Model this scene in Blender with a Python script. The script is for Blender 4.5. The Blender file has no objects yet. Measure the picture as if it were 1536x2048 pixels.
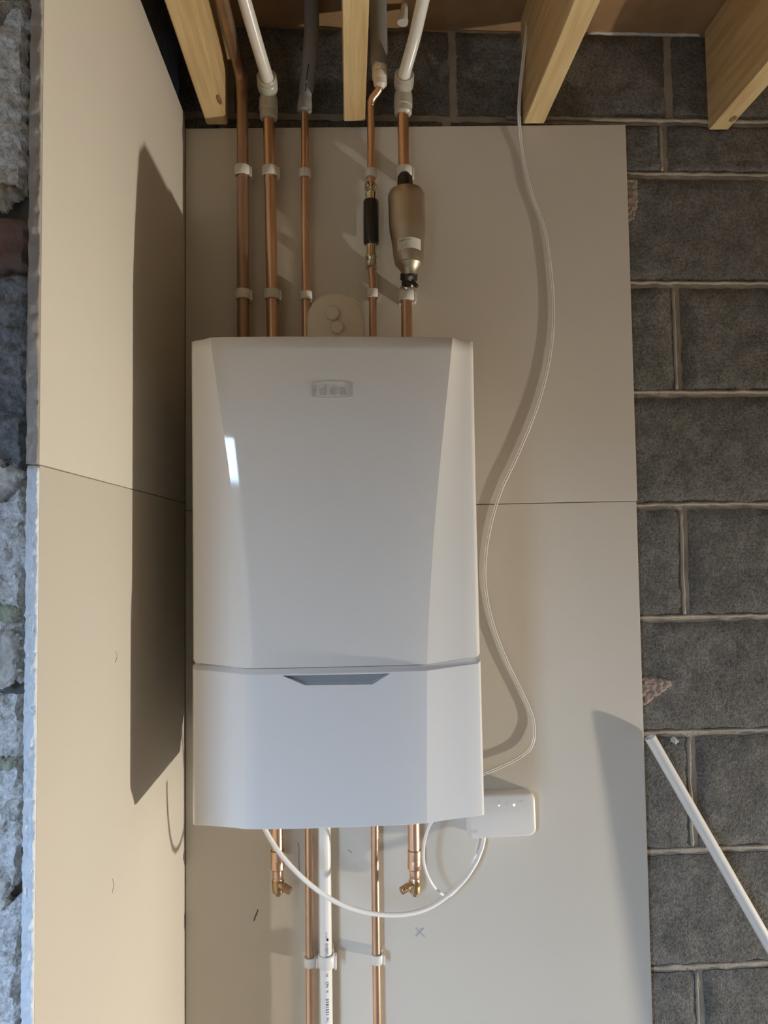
import bpy, bmesh, math, random
from mathutils import Vector, Matrix, noise
random.seed(7)
S = bpy.context.scene
COL = S.collection

# ------------------------------------------------------------------ camera
F = 1400.0                                    # focal length in pixels of the 1536 wide frame
D = 1.345                                     # distance camera - plasterboard
Zc = Vector((-398.0, -28724.0, F)).normalized()
Yc = Vector((-68.0, (F*F-398*68)/28724.0, F)).normalized()
Yc = (Yc - Zc*Yc.dot(Zc)).normalized()
Xc = Yc.cross(Zc)
CAM = Vector((0.3123, -D, 1.55))
def ray(px, py):
    d = Vector((px-768.0, py-1024.0, F))
    return Vector((Xc.dot(d), Yc.dot(d), Zc.dot(d)))
def at(px, py, y):                            # a point seen in the photograph, at its own depth y
    d = ray(px, py); return CAM + d*((y-CAM.y)/d.y)
def atx(px, py, x):
    d = ray(px, py); return CAM + d*((x-CAM.x)/d.x)
def atz(px, py, z):
    d = ray(px, py); return CAM + d*((z-CAM.z)/d.z)
cd = bpy.data.cameras.new('camera'); cam = bpy.data.objects.new('camera', cd); COL.objects.link(cam)
cd.sensor_fit = 'HORIZONTAL'; cd.sensor_width = 36.0; cd.lens = F/1536*36.0
cd.clip_start = 0.02
right = Vector((Xc.x, Yc.x, Zc.x)); up = -Vector((Xc.y, Yc.y, Zc.y)); back = -Vector((Xc.z, Yc.z, Zc.z))
cam.matrix_world = Matrix(((right.x, up.x, back.x, CAM.x), (right.y, up.y, back.y, CAM.y),
                           (right.z, up.z, back.z, CAM.z), (0, 0, 0, 1)))
S.camera = cam
S.view_settings.view_transform = 'Standard'; S.view_settings.look = 'None'
S.view_settings.gamma = 1.0; S.view_settings.use_curve_mapping = False
S.view_settings.exposure = 0.0

# ------------------------------------------------------------------ world: daylight outside the doorway
w = bpy.data.worlds.new('world'); S.world = w; w.use_nodes = True
wn = w.node_tree.nodes; wl = w.node_tree.links; wn.clear()
wo = wn.new('ShaderNodeOutputWorld'); wb = wn.new('ShaderNodeBackground')
wt = wn.new('ShaderNodeTexCoord'); ws = wn.new('ShaderNodeSeparateXYZ'); wr = wn.new('ShaderNodeValToRGB')
wl.new(wt.outputs['Generated'], ws.inputs[0]); wl.new(ws.outputs['Z'], wr.inputs[0])
wr.color_ramp.elements[0].position = 0.080; wr.color_ramp.elements[0].color = (.030, .032, .030, 1)
wr.color_ramp.elements[1].position = 0.090; wr.color_ramp.elements[1].color = (.48, .70, 1.0, 1)
e = wr.color_ramp.elements.new(1.0); e.color = (.32, .55, 1.0, 1)
wl.new(wr.outputs[0], wb.inputs[0]); wb.inputs[1].default_value = 44.0
wl.new(wb.outputs[0], wo.inputs[0])
DOOR = (-1.00, -0.54, 0.02, 2.10)             # doorway in the wall behind the camera, to its left
FRONT = -2.60
pl = bpy.data.lights.new('doorway_daylight', 'AREA'); pl.shape = 'RECTANGLE'
pl.size = DOOR[1]-DOOR[0]; pl.size_y = DOOR[3]-DOOR[2]; pl.cycles.is_portal = True
po = bpy.data.objects.new('doorway_daylight', pl); COL.objects.link(po)
po.location = ((DOOR[0]+DOOR[1])/2, FRONT-0.07, (DOOR[2]+DOOR[3])/2); po.rotation_euler = (math.pi/2, 0, 0)

# ------------------------------------------------------------------ the site lamp standing on the floor to the right
ll = bpy.data.lights.new('floor_lamp_light', 'SPOT'); ll.energy = 405; ll.color = (1.0, .915, .78); ll.spot_size = math.radians(126); ll.spot_blend = 1.0
ll.shadow_soft_size = 0.035
lo = bpy.data.objects.new('floor_lamp_light', ll); COL.objects.link(lo); lo.location = (3.2, -0.54, 0.10)
lo.rotation_euler = (Vector((0, -1.80, .42))-lo.location).to_track_quat('-Z', 'Y').to_euler()   # flood lamp aimed along the wall

sp = bpy.data.lights.new('shadow_fill', 'POINT'); sp.energy = 22; sp.color = ll.color; sp.shadow_soft_size = 0.035
so = bpy.data.objects.new('shadow_fill', sp); COL.objects.link(so); so.location = lo.location      # added fill at the lamp's position, lifting the shadows

# ------------------------------------------------------------------ materials
def mat(name, color, rough=.5, metal=0.0, bump=None, vary=None, coat=0.0, spec=None, stretch=None, trans=0, emit=None):
    m = bpy.data.materials.new(name); m.use_nodes = True
    nt = m.node_tree; n = nt.nodes; l = nt.links
    b = n['Principled BSDF']
    b.inputs['Base Color'].default_value = (*color, 1); b.inputs['Roughness'].default_value = rough
    b.inputs['Metallic'].default_value = metal
    if coat: b.inputs['Coat Weight'].default_value = coat; b.inputs['Coat Roughness'].default_value = .04
    if spec is not None: b.inputs['Specular IOR Level'].default_value = spec
    if emit: b.inputs['Emission Color'].default_value = (*emit[:3], 1); b.inputs['Emission Strength'].default_value = emit[3]
    tc = n.new('ShaderNodeTexCoord'); src = tc.outputs['Object']
    if stretch:
        mp = n.new('ShaderNodeMapping'); mp.inputs['Scale'].default_value = stretch
        l.new(src, mp.inputs['Vector']); src = mp.outputs[0]
    if vary:                                   # (colour2, scale, detail, lo, hi)
        c2, sc, det, a, z = vary
        t = n.new('ShaderNodeTexNoise'); t.inputs['Scale'].default_value = sc; t.inputs['Detail'].default_value = det
        l.new(src, t.inputs['Vector'])
        r = n.new('ShaderNodeValToRGB'); r.color_ramp.elements[0].position = a; r.color_ramp.elements[1].position = z
        r.color_ramp.elements[0].color = (*color, 1); r.color_ramp.elements[1].color = (*c2, 1)
        l.new(t.outputs['Fac'], r.inputs[0]); l.new(r.outputs[0], b.inputs['Base Color'])
    if bump:                                   # list of (scale, detail, distance)
        prev = None
        for sc, det, dist in bump:
            t = n.new('ShaderNodeTexNoise'); t.inputs['Scale'].default_value = sc; t.inputs['Detail'].default_value = det
            l.new(src, t.inputs['Vector'])
            bp = n.new('ShaderNodeBump'); bp.inputs['Distance'].default_value = dist; bp.inputs['Strength'].default_value = 1
            l.new(t.outputs['Fac'], bp.inputs['Height'])
            if prev: l.new(prev, bp.inputs['Normal'])
            prev = bp.outputs[0]
        l.new(prev, b.inputs['Normal'])
    return m
def speckle(m, scale, lo, hi, lo_v, hi_v):
    """fine light and dark grains over the base colour"""
    n = m.node_tree.nodes; l = m.node_tree.links; b = n['Principled BSDF']
    src = b.inputs['Base Color'].links[0].from_socket
    tc = n.new('ShaderNodeTexCoord'); t = n.new('ShaderNodeTexNoise'); t.inputs['Scale'].default_value = scale; t.inputs['Detail'].default_value = 6; t.inputs['Roughness'].default_value = .75
    l.new(tc.outputs['Object'], t.inputs['Vector'])
    r = n.new('ShaderNodeMapRange'); r.inputs[1].default_value = lo; r.inputs[2].default_value = hi; r.inputs[3].default_value = lo_v; r.inputs[4].default_value = hi_v
    l.new(t.outputs['Fac'], r.inputs[0])
    mx = n.new('ShaderNodeMix'); mx.data_type = 'RGBA'; mx.blend_type = 'MULTIPLY'; mx.inputs[0].default_value = 1
    l.new(src, mx.inputs[6]); l.new(r.outputs[0], mx.inputs[7]); l.new(mx.outputs[2], b.inputs['Base Color'])
M = {}
M['board'] = mat('plasterboard_paper', (.65, .605, .525), .62, bump=[(900, 2, .00004)], vary=((.62, .575, .505), 3.0, 3, .3, .75), spec=.3)
M['gypsum'] = mat('cut_gypsum', (.84, .90, .97), .85, bump=[(160, 5, .003)], vary=((.76, .81, .88), 60, 4, .45, .8))
M['board_edge'] = mat('paper_wrapped_edge', (.40, .36, .32), .38, bump=[(70, 5, .003)], vary=((.60, .58, .55), 22, 5, .52, .68))
M['block'] = mat('concrete_block', (.125, .120, .110), .95, bump=[(330, 4, .0030), (60, 5, .002)], vary=((.19, .18, .165), 26, 9, .38, .72), spec=.15)
M['block_pale'] = mat('weathered_block', (.70, .70, .71), .95, bump=[(120, 5, .006), (45, 4, .004)], vary=((.78, .77, .75), 9, 9, .42, .70), spec=.15)
speckle(M['block'], 210, .35, .65, .55, 1.5); speckle(M['block_pale'], 150, .35, .65, .6, 1.35)
M['block_dim'] = mat('dimmed_block', (.20, .21, .225), .95, bump=[(120, 5, .006), (45, 4, .004)], vary=((.36, .37, .39), 12, 9, .40, .72), spec=.15); speckle(M['block_dim'], 150, .35, .65, .6, 1.35)  # darker copy of the pier block; weaker daylight put into its colour
M['brick'] = mat('red_brick', (.24, .13, .105), .9, bump=[(90, 5, .003)], vary=((.17, .13, .11), 12, 6, .4, .7))
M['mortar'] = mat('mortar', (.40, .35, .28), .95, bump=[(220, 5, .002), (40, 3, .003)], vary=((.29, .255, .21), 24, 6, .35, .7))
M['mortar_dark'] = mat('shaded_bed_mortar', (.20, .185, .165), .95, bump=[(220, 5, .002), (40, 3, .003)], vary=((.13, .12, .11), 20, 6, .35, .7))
M['plaster'] = mat('plaster_smear', (.72, .70, .67), .85, bump=[(110, 5, .003), (30, 4, .004)], vary=((.42, .41, .38), 22, 6, .45, .75))
M['mortar_pink'] = mat('pinkish_mortar_smear', (.34, .265, .215), .95, bump=[(200, 5, .002)], vary=((.27, .22, .19), 40, 4, .4, .7))
M['lichen'] = mat('greenish_stain', (.40, .42, .31), .95, bump=[(160, 5, .003)], vary=((.50, .49, .44), 40, 5, .4, .65))
M['wood'] = mat('planed_softwood', (.68, .51, .27), .55, bump=[(30, 3, .0006)], vary=((.54, .37, .17), 9, 5, .40, .68), stretch=(9, .55, 9))
M['knot'] = mat('wood_knot', (.20, .11, .05), .6, vary=((.32, .19, .09), 90, 3, .3, .7))
M['deck'] = mat('chipboard_floor_deck', (.38, .23, .115), .8, bump=[(120, 4, .0008)], vary=((.30, .18, .09), 18, 5, .35, .7))
M['copper'] = mat('copper', (.80, .55, .40), .34, 1.0, vary=((.56, .38, .28), 16, 5, .40, .72), stretch=(1, 1, .25), bump=[(14, 2, .0006)])
M['copper_shaded'] = mat('shaded_tarnished_copper', (.46, .31, .22), .48, .9, vary=((.28, .19, .14), 18, 6, .38, .7), stretch=(1, 1, .2))  # tarnish variation, with the joist's shade darkening the colour too
M['solder'] = mat('soldered_joint', (.22, .17, .13), .5, .8)
M['brass'] = mat('bronze_valve', (.50, .36, .21), .36, 1.0, vary=((.40, .27, .15), 60, 3, .4, .7))
M['emblem'] = mat('emblem_relief_shade', (.52, .50, .465), .35, coat=.3)  # greyer than the casing: shade of the raised letters put into the colour
M['white_plastic'] = mat('white_pipe_plastic', (.80, .78, .74), .28, spec=.5)
M['clip_plastic'] = mat('clip_plastic', (.74, .70, .64), .40)
M['fit_plastic'] = mat('grey_white_fitting_plastic', (.50, .47, .40), .30)
M['fit_grey'] = mat('grey_fitting_plastic', (.30, .30, .28), .36)
M['foam'] = mat('grey_pipe_foam', (.23, .225, .225), .9, bump=[(400, 3, .0004)], vary=((.27, .265, .26), 20, 3, .3, .7), spec=.2)
M['boiler'] = mat('gloss_white_casing', (.78, .755, .715), .5, coat=.85, spec=.25)
M['boiler_low'] = mat('satin_white_casing', (.78, .775, .77), .30, coat=.25)
M['boiler_grey'] = mat('grey_grip_pocket', (.38, .38, .37), .45)
M['steel'] = mat('galvanised_steel', (.45, .45, .46), .4, .9)
M['flue'] = mat('cream_flue_plastic', (.66, .59, .47), .42)
M['filter'] = mat('satin_nickel', (.52, .46, .36), .42, 1.0, vary=((.48, .425, .33), 5, 2, .3, .7))
M['chrome'] = mat('chrome', (.66, .63, .57), .12, 1.0)
M['black'] = mat('black_plastic', (.022, .020, .018), .30)
M['label'] = mat('label_paper', (.70, .67, .58), .5)
M['ink'] = mat('black_ink', (.03, .03, .035), .6)
M['ink_soft'] = mat('grey_print', (.36, .33, .28), .6)
M['pencil'] = mat('pencil_graphite', (.42, .41, .42), .5)
M['cable'] = mat('white_cable_sheath', (.82, .80, .76), .35)
M['box'] = mat('white_box_plastic', (.76, .725, .68), .42)
M['box_mark'] = mat('faint_box_print', (.58, .55, .52), .5)
M['led'] = mat('lit_indicator', (.9, .95, .9), .4, emit=(1, 1, .97, 2.2))
M['wallpaint'] = mat('room_render', (.24, .22, .19), .9, vary=((.20, .185, .16), 4, 4, .3, .7))
M['wallwhite'] = mat('pale_room_wall', (.70, .66, .59), .9, vary=((.64, .60, .54), 4, 4, .3, .7))
M['concrete'] = mat('concrete_floor', (.50, .475, .43), .85, bump=[(80, 4, .001)], vary=((.42, .40, .36), 3, 6, .3, .7))
M['frame'] = mat('white_door_frame', (.75, .75, .74), .4)
M['lamp_case'] = mat('lamp_yellow', (.7, .45, .05), .5)

# ------------------------------------------------------------------ mesh helpers
def mesh_obj(name, bm, m, parent=None, smooth=False, angle=None):
    me = bpy.data.meshes.new(name); bm.normal_update(); bm.to_mesh(me); bm.free()
    return mesh_link(name, me, m, parent, smooth, angle)
def mesh_link(name, me, m, parent=None, smooth=False, angle=None):
    if smooth or angle:
        for p in me.polygons: p.use_smooth = True
        if angle: me.set_sharp_from_angle(angle=math.radians(angle))
    if m is not None:
        me.materials.clear(); me.materials.append(m)
    o = bpy.data.objects.new(name, me); COL.objects.link(o)
    if parent is not None:
        o.parent = parent
        o.matrix_parent_inverse = Matrix.Translation(-parent.location)   # parents are never rotated or scaled
    return o
def tag(o, label=None, cat=None, group=None, kind=None):
    if label: o['label'] = label
    if cat: o['category'] = cat
    if group: o['group'] = group
    if kind: o['kind'] = kind
    return o
def empty(name, loc, label=None, cat=None, group=None, kind=None):
    o = bpy.data.objects.new(name, None); COL.objects.link(o); o.location = loc; o.empty_display_size = .02
    return tag(o, label, cat, group, kind)
def box(bm, x0, x1, y0, y1, z0, z1, bevel=0, seg=2):
    r = bmesh.ops.create_cube(bm, size=1.0); v = r['verts']
    for q in v: q.co = Vector(((x0+x1)/2+q.co.x*(x1-x0), (y0+y1)/2+q.co.y*(y1-y0), (z0+z1)/2+q.co.z*(z1-z0)))
    if bevel:
        es = list({e for q in v for e in q.link_edges})
        bmesh.ops.bevel(bm, geom=es, offset=bevel, segments=seg, affect='EDGES', profile=.5)
    return v
def boxobj(name, x0, x1, y0, y1, z0, z1, m, parent=None, bevel=0):
    bm = bmesh.new(); box(bm, x0, x1, y0, y1, z0, z1, bevel); return mesh_obj(name, bm, m, parent, angle=40 if bevel else None)
def spline(pts, n=8):                          # Catmull-Rom
    P = [Vector(p) for p in pts]
    if len(P) < 3: return P
    out = []
    for i in range(len(P)-1):
        p0 = P[i-1] if i else P[0]*2-P[1]; p1 = P[i]; p2 = P[i+1]; p3 = P[i+2] if i+2 < len(P) else P[-1]*2-P[-2]
        for k in range(n):
            t = k/n
            out.append(.5*((2*p1)+(p2-p0)*t+(2*p0-5*p1+4*p2-p3)*t*t+(3*p1-p0-3*p2+p3)*t*t*t))
    out.append(P[-1]); return out
def sweep(bm, pts, prof, seg=16, cap=True, ang0=0.0):
    """tube along pts; prof = a radius or a list of one radius per point"""
    P = [Vector(p) for p in pts]; n = len(P)
    rr = prof if isinstance(prof, (list, tuple)) else [prof]*n
    t = (P[1]-P[0]).normalized(); ref = Vector((0, 1, 0)) if abs(t.y) < .9 else Vector((1, 0, 0))
    u = t.cross(ref).normalized(); rings = []
    for i in range(n):
        if i == 0: tt = (P[1]-P[0]).normalized()
        elif i == n-1: tt = (P[-1]-P[-2]).normalized()
        else: tt = ((P[i+1]-P[i]).normalized()+(P[i]-P[i-1]).normalized()).normalized()
        u = (u-tt*u.dot(tt)).normalized(); v = tt.cross(u)
        rings.append([bm.verts.new(P[i]+(u*math.cos(a)+v*math.sin(a))*rr[i]) for a in [ang0+2*math.pi*k/seg for k in range(seg)]])
    for i in range(n-1):
        for k in range(seg):
            bm.faces.new((rings[i][k], rings[i][(k+1) % seg], rings[i+1][(k+1) % seg], rings[i+1][k]))
    if cap:
        bm.faces.new(list(reversed(rings[0]))); bm.faces.new(rings[-1])
    return rings
def tube(name, pts, r, m, parent=None, seg=18, n=8, curved=True):
    bm = bmesh.new(); P = spline(pts, n) if curved and len(pts) > 2 else [Vector(p) for p in pts]
    sweep(bm, P, r, seg); bmesh.ops.recalc_face_normals(bm, faces=bm.faces)
    return mesh_obj(name, bm, m, parent, angle=50)
def lathe(name, p0, p1, prof, m, parent=None, seg=28):
    """prof = [(t along p0->p1 in 0..1, radius)]; sharp where the profile turns"""
    p0 = Vector(p0); p1 = Vector(p1); d = p1-p0
    bm = bmesh.new(); ax = d.normalized(); ref = Vector((0, 1, 0)) if abs(ax.y) < .9 else Vector((1, 0, 0))
    u = ax.cross(ref).normalized(); v = ax.cross(u); rings = []
    for t, r in prof:
        c = p0+d*t
        rings.append([bm.verts.new(c+(u*math.cos(2*math.pi*k/seg)+v*math.sin(2*math.pi*k/seg))*max(r, 1e-5)) for k in range(seg)])
    for i in range(len(prof)-1):
        for k in range(seg): bm.faces.new((rings[i][k], rings[i][(k+1) % seg], rings[i+1][(k+1) % seg], rings[i+1][k]))
    bm.faces.new(list(reversed(rings[0]))); bm.faces.new(rings[-1])
    bmesh.ops.recalc_face_normals(bm, faces=bm.faces)
    return mesh_obj(name, bm, m, parent, angle=38)
def text_mesh(body, size, extrude=0.0, bevel=0.0, offset=0.0, spacing=1.0, res=3):
    c = bpy.data.curves.new('lettering', 'FONT'); c.body = body; c.size = size; c.extrude = extrude
    c.bevel_depth = bevel; c.bevel_resolution = 2; c.offset = offset; c.space_character = spacing
    c.align_x = 'CENTER'; c.align_y = 'CENTER'; c.resolution_u = res
    o = bpy.data.objects.new('lettering', c); COL.objects.link(o)
    dg = bpy.context.evaluated_depsgraph_get(); dg.update()
    me = bpy.data.meshes.new_from_object(o.evaluated_get(dg)); bpy.data.objects.remove(o); bpy.data.curves.remove(c)
    return me
def prism(name, pts, depth, m, parent=None, bevel=0, dirn=(0, 1, 0)):
    """outline pts (3d, on a front face) extruded by depth along dirn"""
    bm = bmesh.new(); d = Vector(dirn)*depth
    a = [bm.verts.new(p) for p in pts]; b = [bm.verts.new(Vector(p)+d) for p in pts]; n = len(pts)
    bm.faces.new(a); bm.faces.new(list(reversed(b)))
    for i in range(n): bm.faces.new((a[i], b[i], b[(i+1) % n], a[(i+1) % n]))
    bmesh.ops.recalc_face_normals(bm, faces=bm.faces)
    if bevel: bmesh.ops.bevel(bm, geom=[e for e in bm.edges], offset=bevel, segments=2, affect='EDGES')
    return mesh_obj(name, bm, m, parent, angle=40 if bevel else None)

# ------------------------------------------------------------------ room shell
YB = 0.026                                     # face of the blockwork behind the board
CEIL = 2.605
XR, XL = 3.9, -1.75
def rough_block(name, x0, x1, z0, z1, yf, depth, m, parent, nx=22, nz=12, amp=.0022, seed=0, rag=.0022, scale=38, arris=.004):
    bm = bmesh.new(); g = []
    for j in range(nz+1):
        row = []
        for i in range(nx+1):
            u, v = i/nx, j/nz; x = x0+(x1-x0)*u; z = z0+(z1-z0)*v
            p = Vector((x*scale, seed*3.7, z*scale))
            ed = min(u*(x1-x0), (1-u)*(x1-x0), v*(z1-z0), (1-v)*(z1-z0))
            dy = noise.fractal(p, 1.0, 2.0, 4)*amp
            if ed < .0005:
                dy += arris+abs(noise.noise(p*2.3))*arris
                if i in (0, nx): x += noise.noise(p*1.7+Vector((5, 0, 0)))*rag*1.5
                if j in (0, nz): z += noise.noise(p*1.7+Vector((9, 0, 0)))*rag*1.5
            row.append(bm.verts.new((x, yf+dy, z)))
        g.append(row)
    for j in range(nz):
        for i in range(nx): bm.faces.new((g[j][i], g[j][i+1], g[j+1][i+1], g[j+1][i]))
    rim = g[0]+[g[j][nx] for j in range(1, nz+1)]+list(reversed(g[nz][:nx]))+[g[j][0] for j in range(nz-1, 0, -1)]
    bk = [bm.verts.new((q.co.x, yf+depth, q.co.z)) for q in rim]; n = len(rim)
    for i in range(n): bm.faces.new((rim[i], bk[i], bk[(i+1) % n], rim[(i+1) % n]))
    bm.faces.new(bk)
    bmesh.ops.recalc_face_normals(bm, faces=bm.faces)
    return mesh_obj(name, bm, m, parent, angle=55)

floor = tag(boxobj('floor', XL-.2, XR+.2, FRONT-.14, .25, -.10, 0, M['concrete']), kind='structure')
ceiling = tag(boxobj('ceiling', XL-.2, XR+.2, FRONT-.14, .25, CEIL, CEIL+.06, M['deck']), kind='structure')
# back wall: mortar body with blocks standing proud of the joints
wall_back = tag(boxobj('wall_back', -.02, XR+.2, YB+.007, .25, 0, CEIL, M['mortar']), kind='structure')
wall_back['label'] = 'grey concrete block wall with tan mortar joints'
bed = [at(1400, p, YB).z for p in (1937, 1703, 1467, 1237, 1012, 787, 568)]
rows = []                                      # (z0, z1, perpend offset)
j = .0072
zt = at(1400, 350, YB).z; zu = at(1400, 243, YB).z
beds = [bed[0]-.225*k for k in range(4, 0, -1)]+bed+[zt, zu, zu+.19]
perp = at(1372, 1120, YB).x
for i in range(len(beds)):
    z0 = beds[i]+j; z1 = (beds[i+1]-j) if i+1 < len(beds) else CEIL-.004
    if z1-z0 < .02: continue
    off = perp if (len(beds)-i) % 2 == 0 else perp+.225
    rows.append((z0, z1, off))
parity = {6: 0}
for i, (z0, z1, _) in enumerate(rows):
    # rows with a perpend at px~1372: those between beds 1012-1237, 568-787, 1467-1703, below 1937
    zc = (z0+z1)/2; k = round((zc-(bed[3]+bed[4])/2)/.225)
    off = perp if k % 2 == 0 else perp+.225
    if i >= len(rows)-2: off = at(1330, 300, YB).x if i == len(rows)-2 else perp+.225*(i % 2)
    x = off-.45*4
    while x < 2.2:
        a = max(x+.0085, -.02); b = x+.45-.0085
        if b > a+.03 and b > -.02:
            vis = b > .86 or zc > 2.35
            rough_block('block', a, b, z0, z1, YB, .06, M['block'], wall_back, nx=26 if vis else 4, nz=14 if vis else 3, seed=i*7+int(x*3), amp=.0026, scale=46)
        x += .45
def smear(name, pix, y, th, m, parent, amp=.6, seed=0):
    """irregular lump of mortar stuck on masonry: outline in photo pixels at depth y"""
    P = [at(a, b, y) for a, b in pix]; q = [(p.x, p.z) for p in P]; n = len(q); cs = .00125
    x0, x1 = min(a[0] for a in q)-.004, max(a[0] for a in q)+.004; z0, z1 = min(a[1] for a in q)-.004, max(a[1] for a in q)+.004
    def inside(x, z):                             # signed depth inside the ragged outline
        x += noise.noise(Vector((x*130, seed, z*130)))*.006*amp+noise.noise(Vector((x*420, seed, z*420)))*.002
        z += noise.noise(Vector((x*130, seed+9, z*130)))*.006*amp+noise.noise(Vector((x*420, seed+4, z*420)))*.002
        c = False; dm = 1e9
        for i in range(n):
            (ax, az), (bx_, bz) = q[i], q[(i+1) % n]
            if (az > z) != (bz > z) and x < (bx_-ax)*(z-az)/(bz-az)+ax: c = not c
            L2 = (bx_-ax)**2+(bz-az)**2+1e-12; t = max(0, min(1, ((x-ax)*(bx_-ax)+(z-az)*(bz-az))/L2))
            dm = min(dm, math.hypot(x-ax-t*(bx_-ax), z-az-t*(bz-az)))
        return dm if c else -dm
    nx, nz = int((x1-x0)/cs)+1, int((z1-z0)/cs)+1; bm = bmesh.new(); V = {}
    def vert(i, k):
        if (i, k) not in V:
            x, z = x0+i*cs, z0+k*cs; d = max(0, inside(x, z)); w_ = min(1, d/.004)
            h = th*w_*(.55+.75*abs(noise.fractal(Vector((x*70, seed, z*70)), 1, 2, 3)))
            V[(i, k)] = bm.verts.new((x, y-h+.0006, z))
        return V[(i, k)]
    for i in range(nx):
        for k in range(nz):
            if inside(x0+(i+.5)*cs, z0+(k+.5)*cs) > 0: bm.faces.new((vert(i, k), vert(i+1, k), vert(i+1, k+1), vert(i, k+1)))
    r = bmesh.ops.extrude_face_region(bm, geom=list(bm.faces))
    for v in r['geom']:
        if isinstance(v, bmesh.types.BMVert): v.co.y = y+.004
    bmesh.ops.recalc_face_normals(bm, faces=bm.faces)
    return mesh_obj(name, bm, m, parent, angle=60)
smear('mortar_smear', [(1278, 1352), (1340, 1358), (1346, 1372), (1325, 1385), (1308, 1396), (1290, 1412), (1278, 1415)], YB, .004, M['mortar_pink'], wall_back, seed=1)
smear('mortar_smear', [(1250, 356), (1274, 358), (1276, 400), (1270, 440), (1250, 446)], YB, .004, M['mortar_pink'], wall_back, seed=2, amp=.4)
smear('mortar_smear', [(1346, 1474), (1358, 1480), (1352, 1490), (1343, 1482)], YB, .003, M['plaster'], wall_back, seed=3)
# uneven ridges of mortar squeezed out of the bed joints (upper lip of each joint)
def ridge(x0, x1, z, seed, parent, y=YB, r=.0042, vertical=False, m=None):
    n = int((x1-x0)/.012)+2; pts = []; rad = []
    for k in range(n):
        t = x0+(x1-x0)*k/(n-1)
        q = noise.noise(Vector((t*40, seed, 0))); q2 = noise.noise(Vector((t*95, seed+5, 3)))
        if vertical: pts.append((z+q*.0022, y+.0035, t))
        else: pts.append((t, y+.0035, z+q*.0022))
        rad.append(r*(1+.45*q2))
    bm = bmesh.new(); sweep(bm, pts, rad, 8); bmesh.ops.recalc_face_normals(bm, faces=bm.faces)
    return mesh_obj('mortar_joint', bm, m or M['mortar'], parent, smooth=True)
for i, z in enumerate(beds[3:]):
    ridge(.80, 1.55, z+.0045, i*3.3, wall_back, y=YB+.0015, r=.0032)
for i, (z0, z1, _) in enumerate(rows):
    zc = (z0+z1)/2; k = round((zc-(bed[3]+bed[4])/2)/.225)
    if i < len(rows)-2 and k % 2 == 0 and z1 > .7: ridge(z0+.002, z1-.002, perp-.005, i*2.1, wall_back, vertical=True, y=YB+.0015, r=.0032)
    if i == len(rows)-2: ridge(z0+.002, z1-.002, at(1324, 300, YB).x, 44, wall_back, vertical=True, y=YB+.0015, r=.0032)
# pale mortar bead under the floor deck
ridge(at(1178, 66, YB).x, at(1400, 66, YB).x, at(1290, 66, YB).z, 71, wall_back, r=.0035, m=M['plaster'])
ridge(.64, 1.5, zu+.003, 77, wall_back, r=.0040, m=M['mortar'])

# left wall: masonry pier whose end faces the camera; plasterboard on its inner side
PF = -.600                                      # pier face
BT = .0125
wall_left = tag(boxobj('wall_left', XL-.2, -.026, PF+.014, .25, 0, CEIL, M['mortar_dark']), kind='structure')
wall_left['label'] = 'rough block and brick pier beside the plasterboard'
xe = at(50, 700, PF).x
def pz(p): return at(30, p, PF).z
def pblock(p_top, p_bot, m, name='block', xr=None, amp=.010, seed=0):
    rough_block(name, -.48, xr if xr is not None else xe, pz(p_bot), pz(p_top), PF, .05, m, wall_left, nx=110, nz=max(8, int((p_bot-p_top)/5)), amp=amp, seed=seed, rag=.006, scale=55, arris=.006)
pblock(-420, -12, M['block_pale'], xr=at(54, 60, PF).x, seed=3)
pblock(-2, 378, M['block_pale'], xr=at(47, 300, PF).x, seed=11, amp=.006)
pblock(432, 538, M['brick'], 'brick', xr=at(53, 480, PF).x, seed=13, amp=.004)
pblock(550, 938, M['block_dim'], xr=at(51, 800, PF).x, seed=17, amp=.011)
pblock(962, 1362, M['block_pale'], xr=at(48, 1100, PF).x, seed=23, amp=.011)
pblock(1384, 1772, M['block_pale'], xr=at(40, 1600, PF).x, seed=29, amp=.011)
pblock(1800, 2190, M['block_pale'], xr=at(38, 1900, PF).x, seed=31, amp=.011)
YP = PF-.004
smear('mortar_smear', [(-40, 360), (30, 372), (46, 388), (44, 398), (24, 404), (14, 424), (-40, 420)], YP, .006, M['mortar'], wall_left, seed=5)
smear('plaster_smear', [(-40, 905), (0, 915), (14, 930), (44, 935), (48, 955), (36, 975), (20, 985), (0, 1002), (-40, 1010)], YP, .010, M['plaster'], wall_left, seed=6)
smear('mortar_smear', [(-40, 1190), (15, 1206), (42, 1222), (46, 1236), (28, 1246), (-40, 1240)], YP, .007, M['lichen'], wall_left, seed=7)
smear('plaster_smear', [(-40, 1256), (20, 1262), (42, 1272), (40, 1320), (34, 1356), (10, 1378), (-40, 1372)], YP, .007, M['plaster'], wall_left, seed=8)
smear('mortar_smear', [(-40, 1516), (30, 1518), (36, 1530), (20, 1540), (-40, 1538)], YP, .006, M['lichen'], wall_left, seed=9)
smear('plaster_smear', [(-40, 1745), (0, 1748), (20, 1756), (24, 1780), (8, 1815), (-40, 1822)], YP, .008, M['plaster'], wall_left, seed=10)
smear('mortar_smear', [(-40, 15), (6, 5), (54, 0), (56, 30), (44, 24), (30, 10), (-20, 60), (-40, 60)], YP, .008, M['mortar'], wall_left, seed=12)

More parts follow.
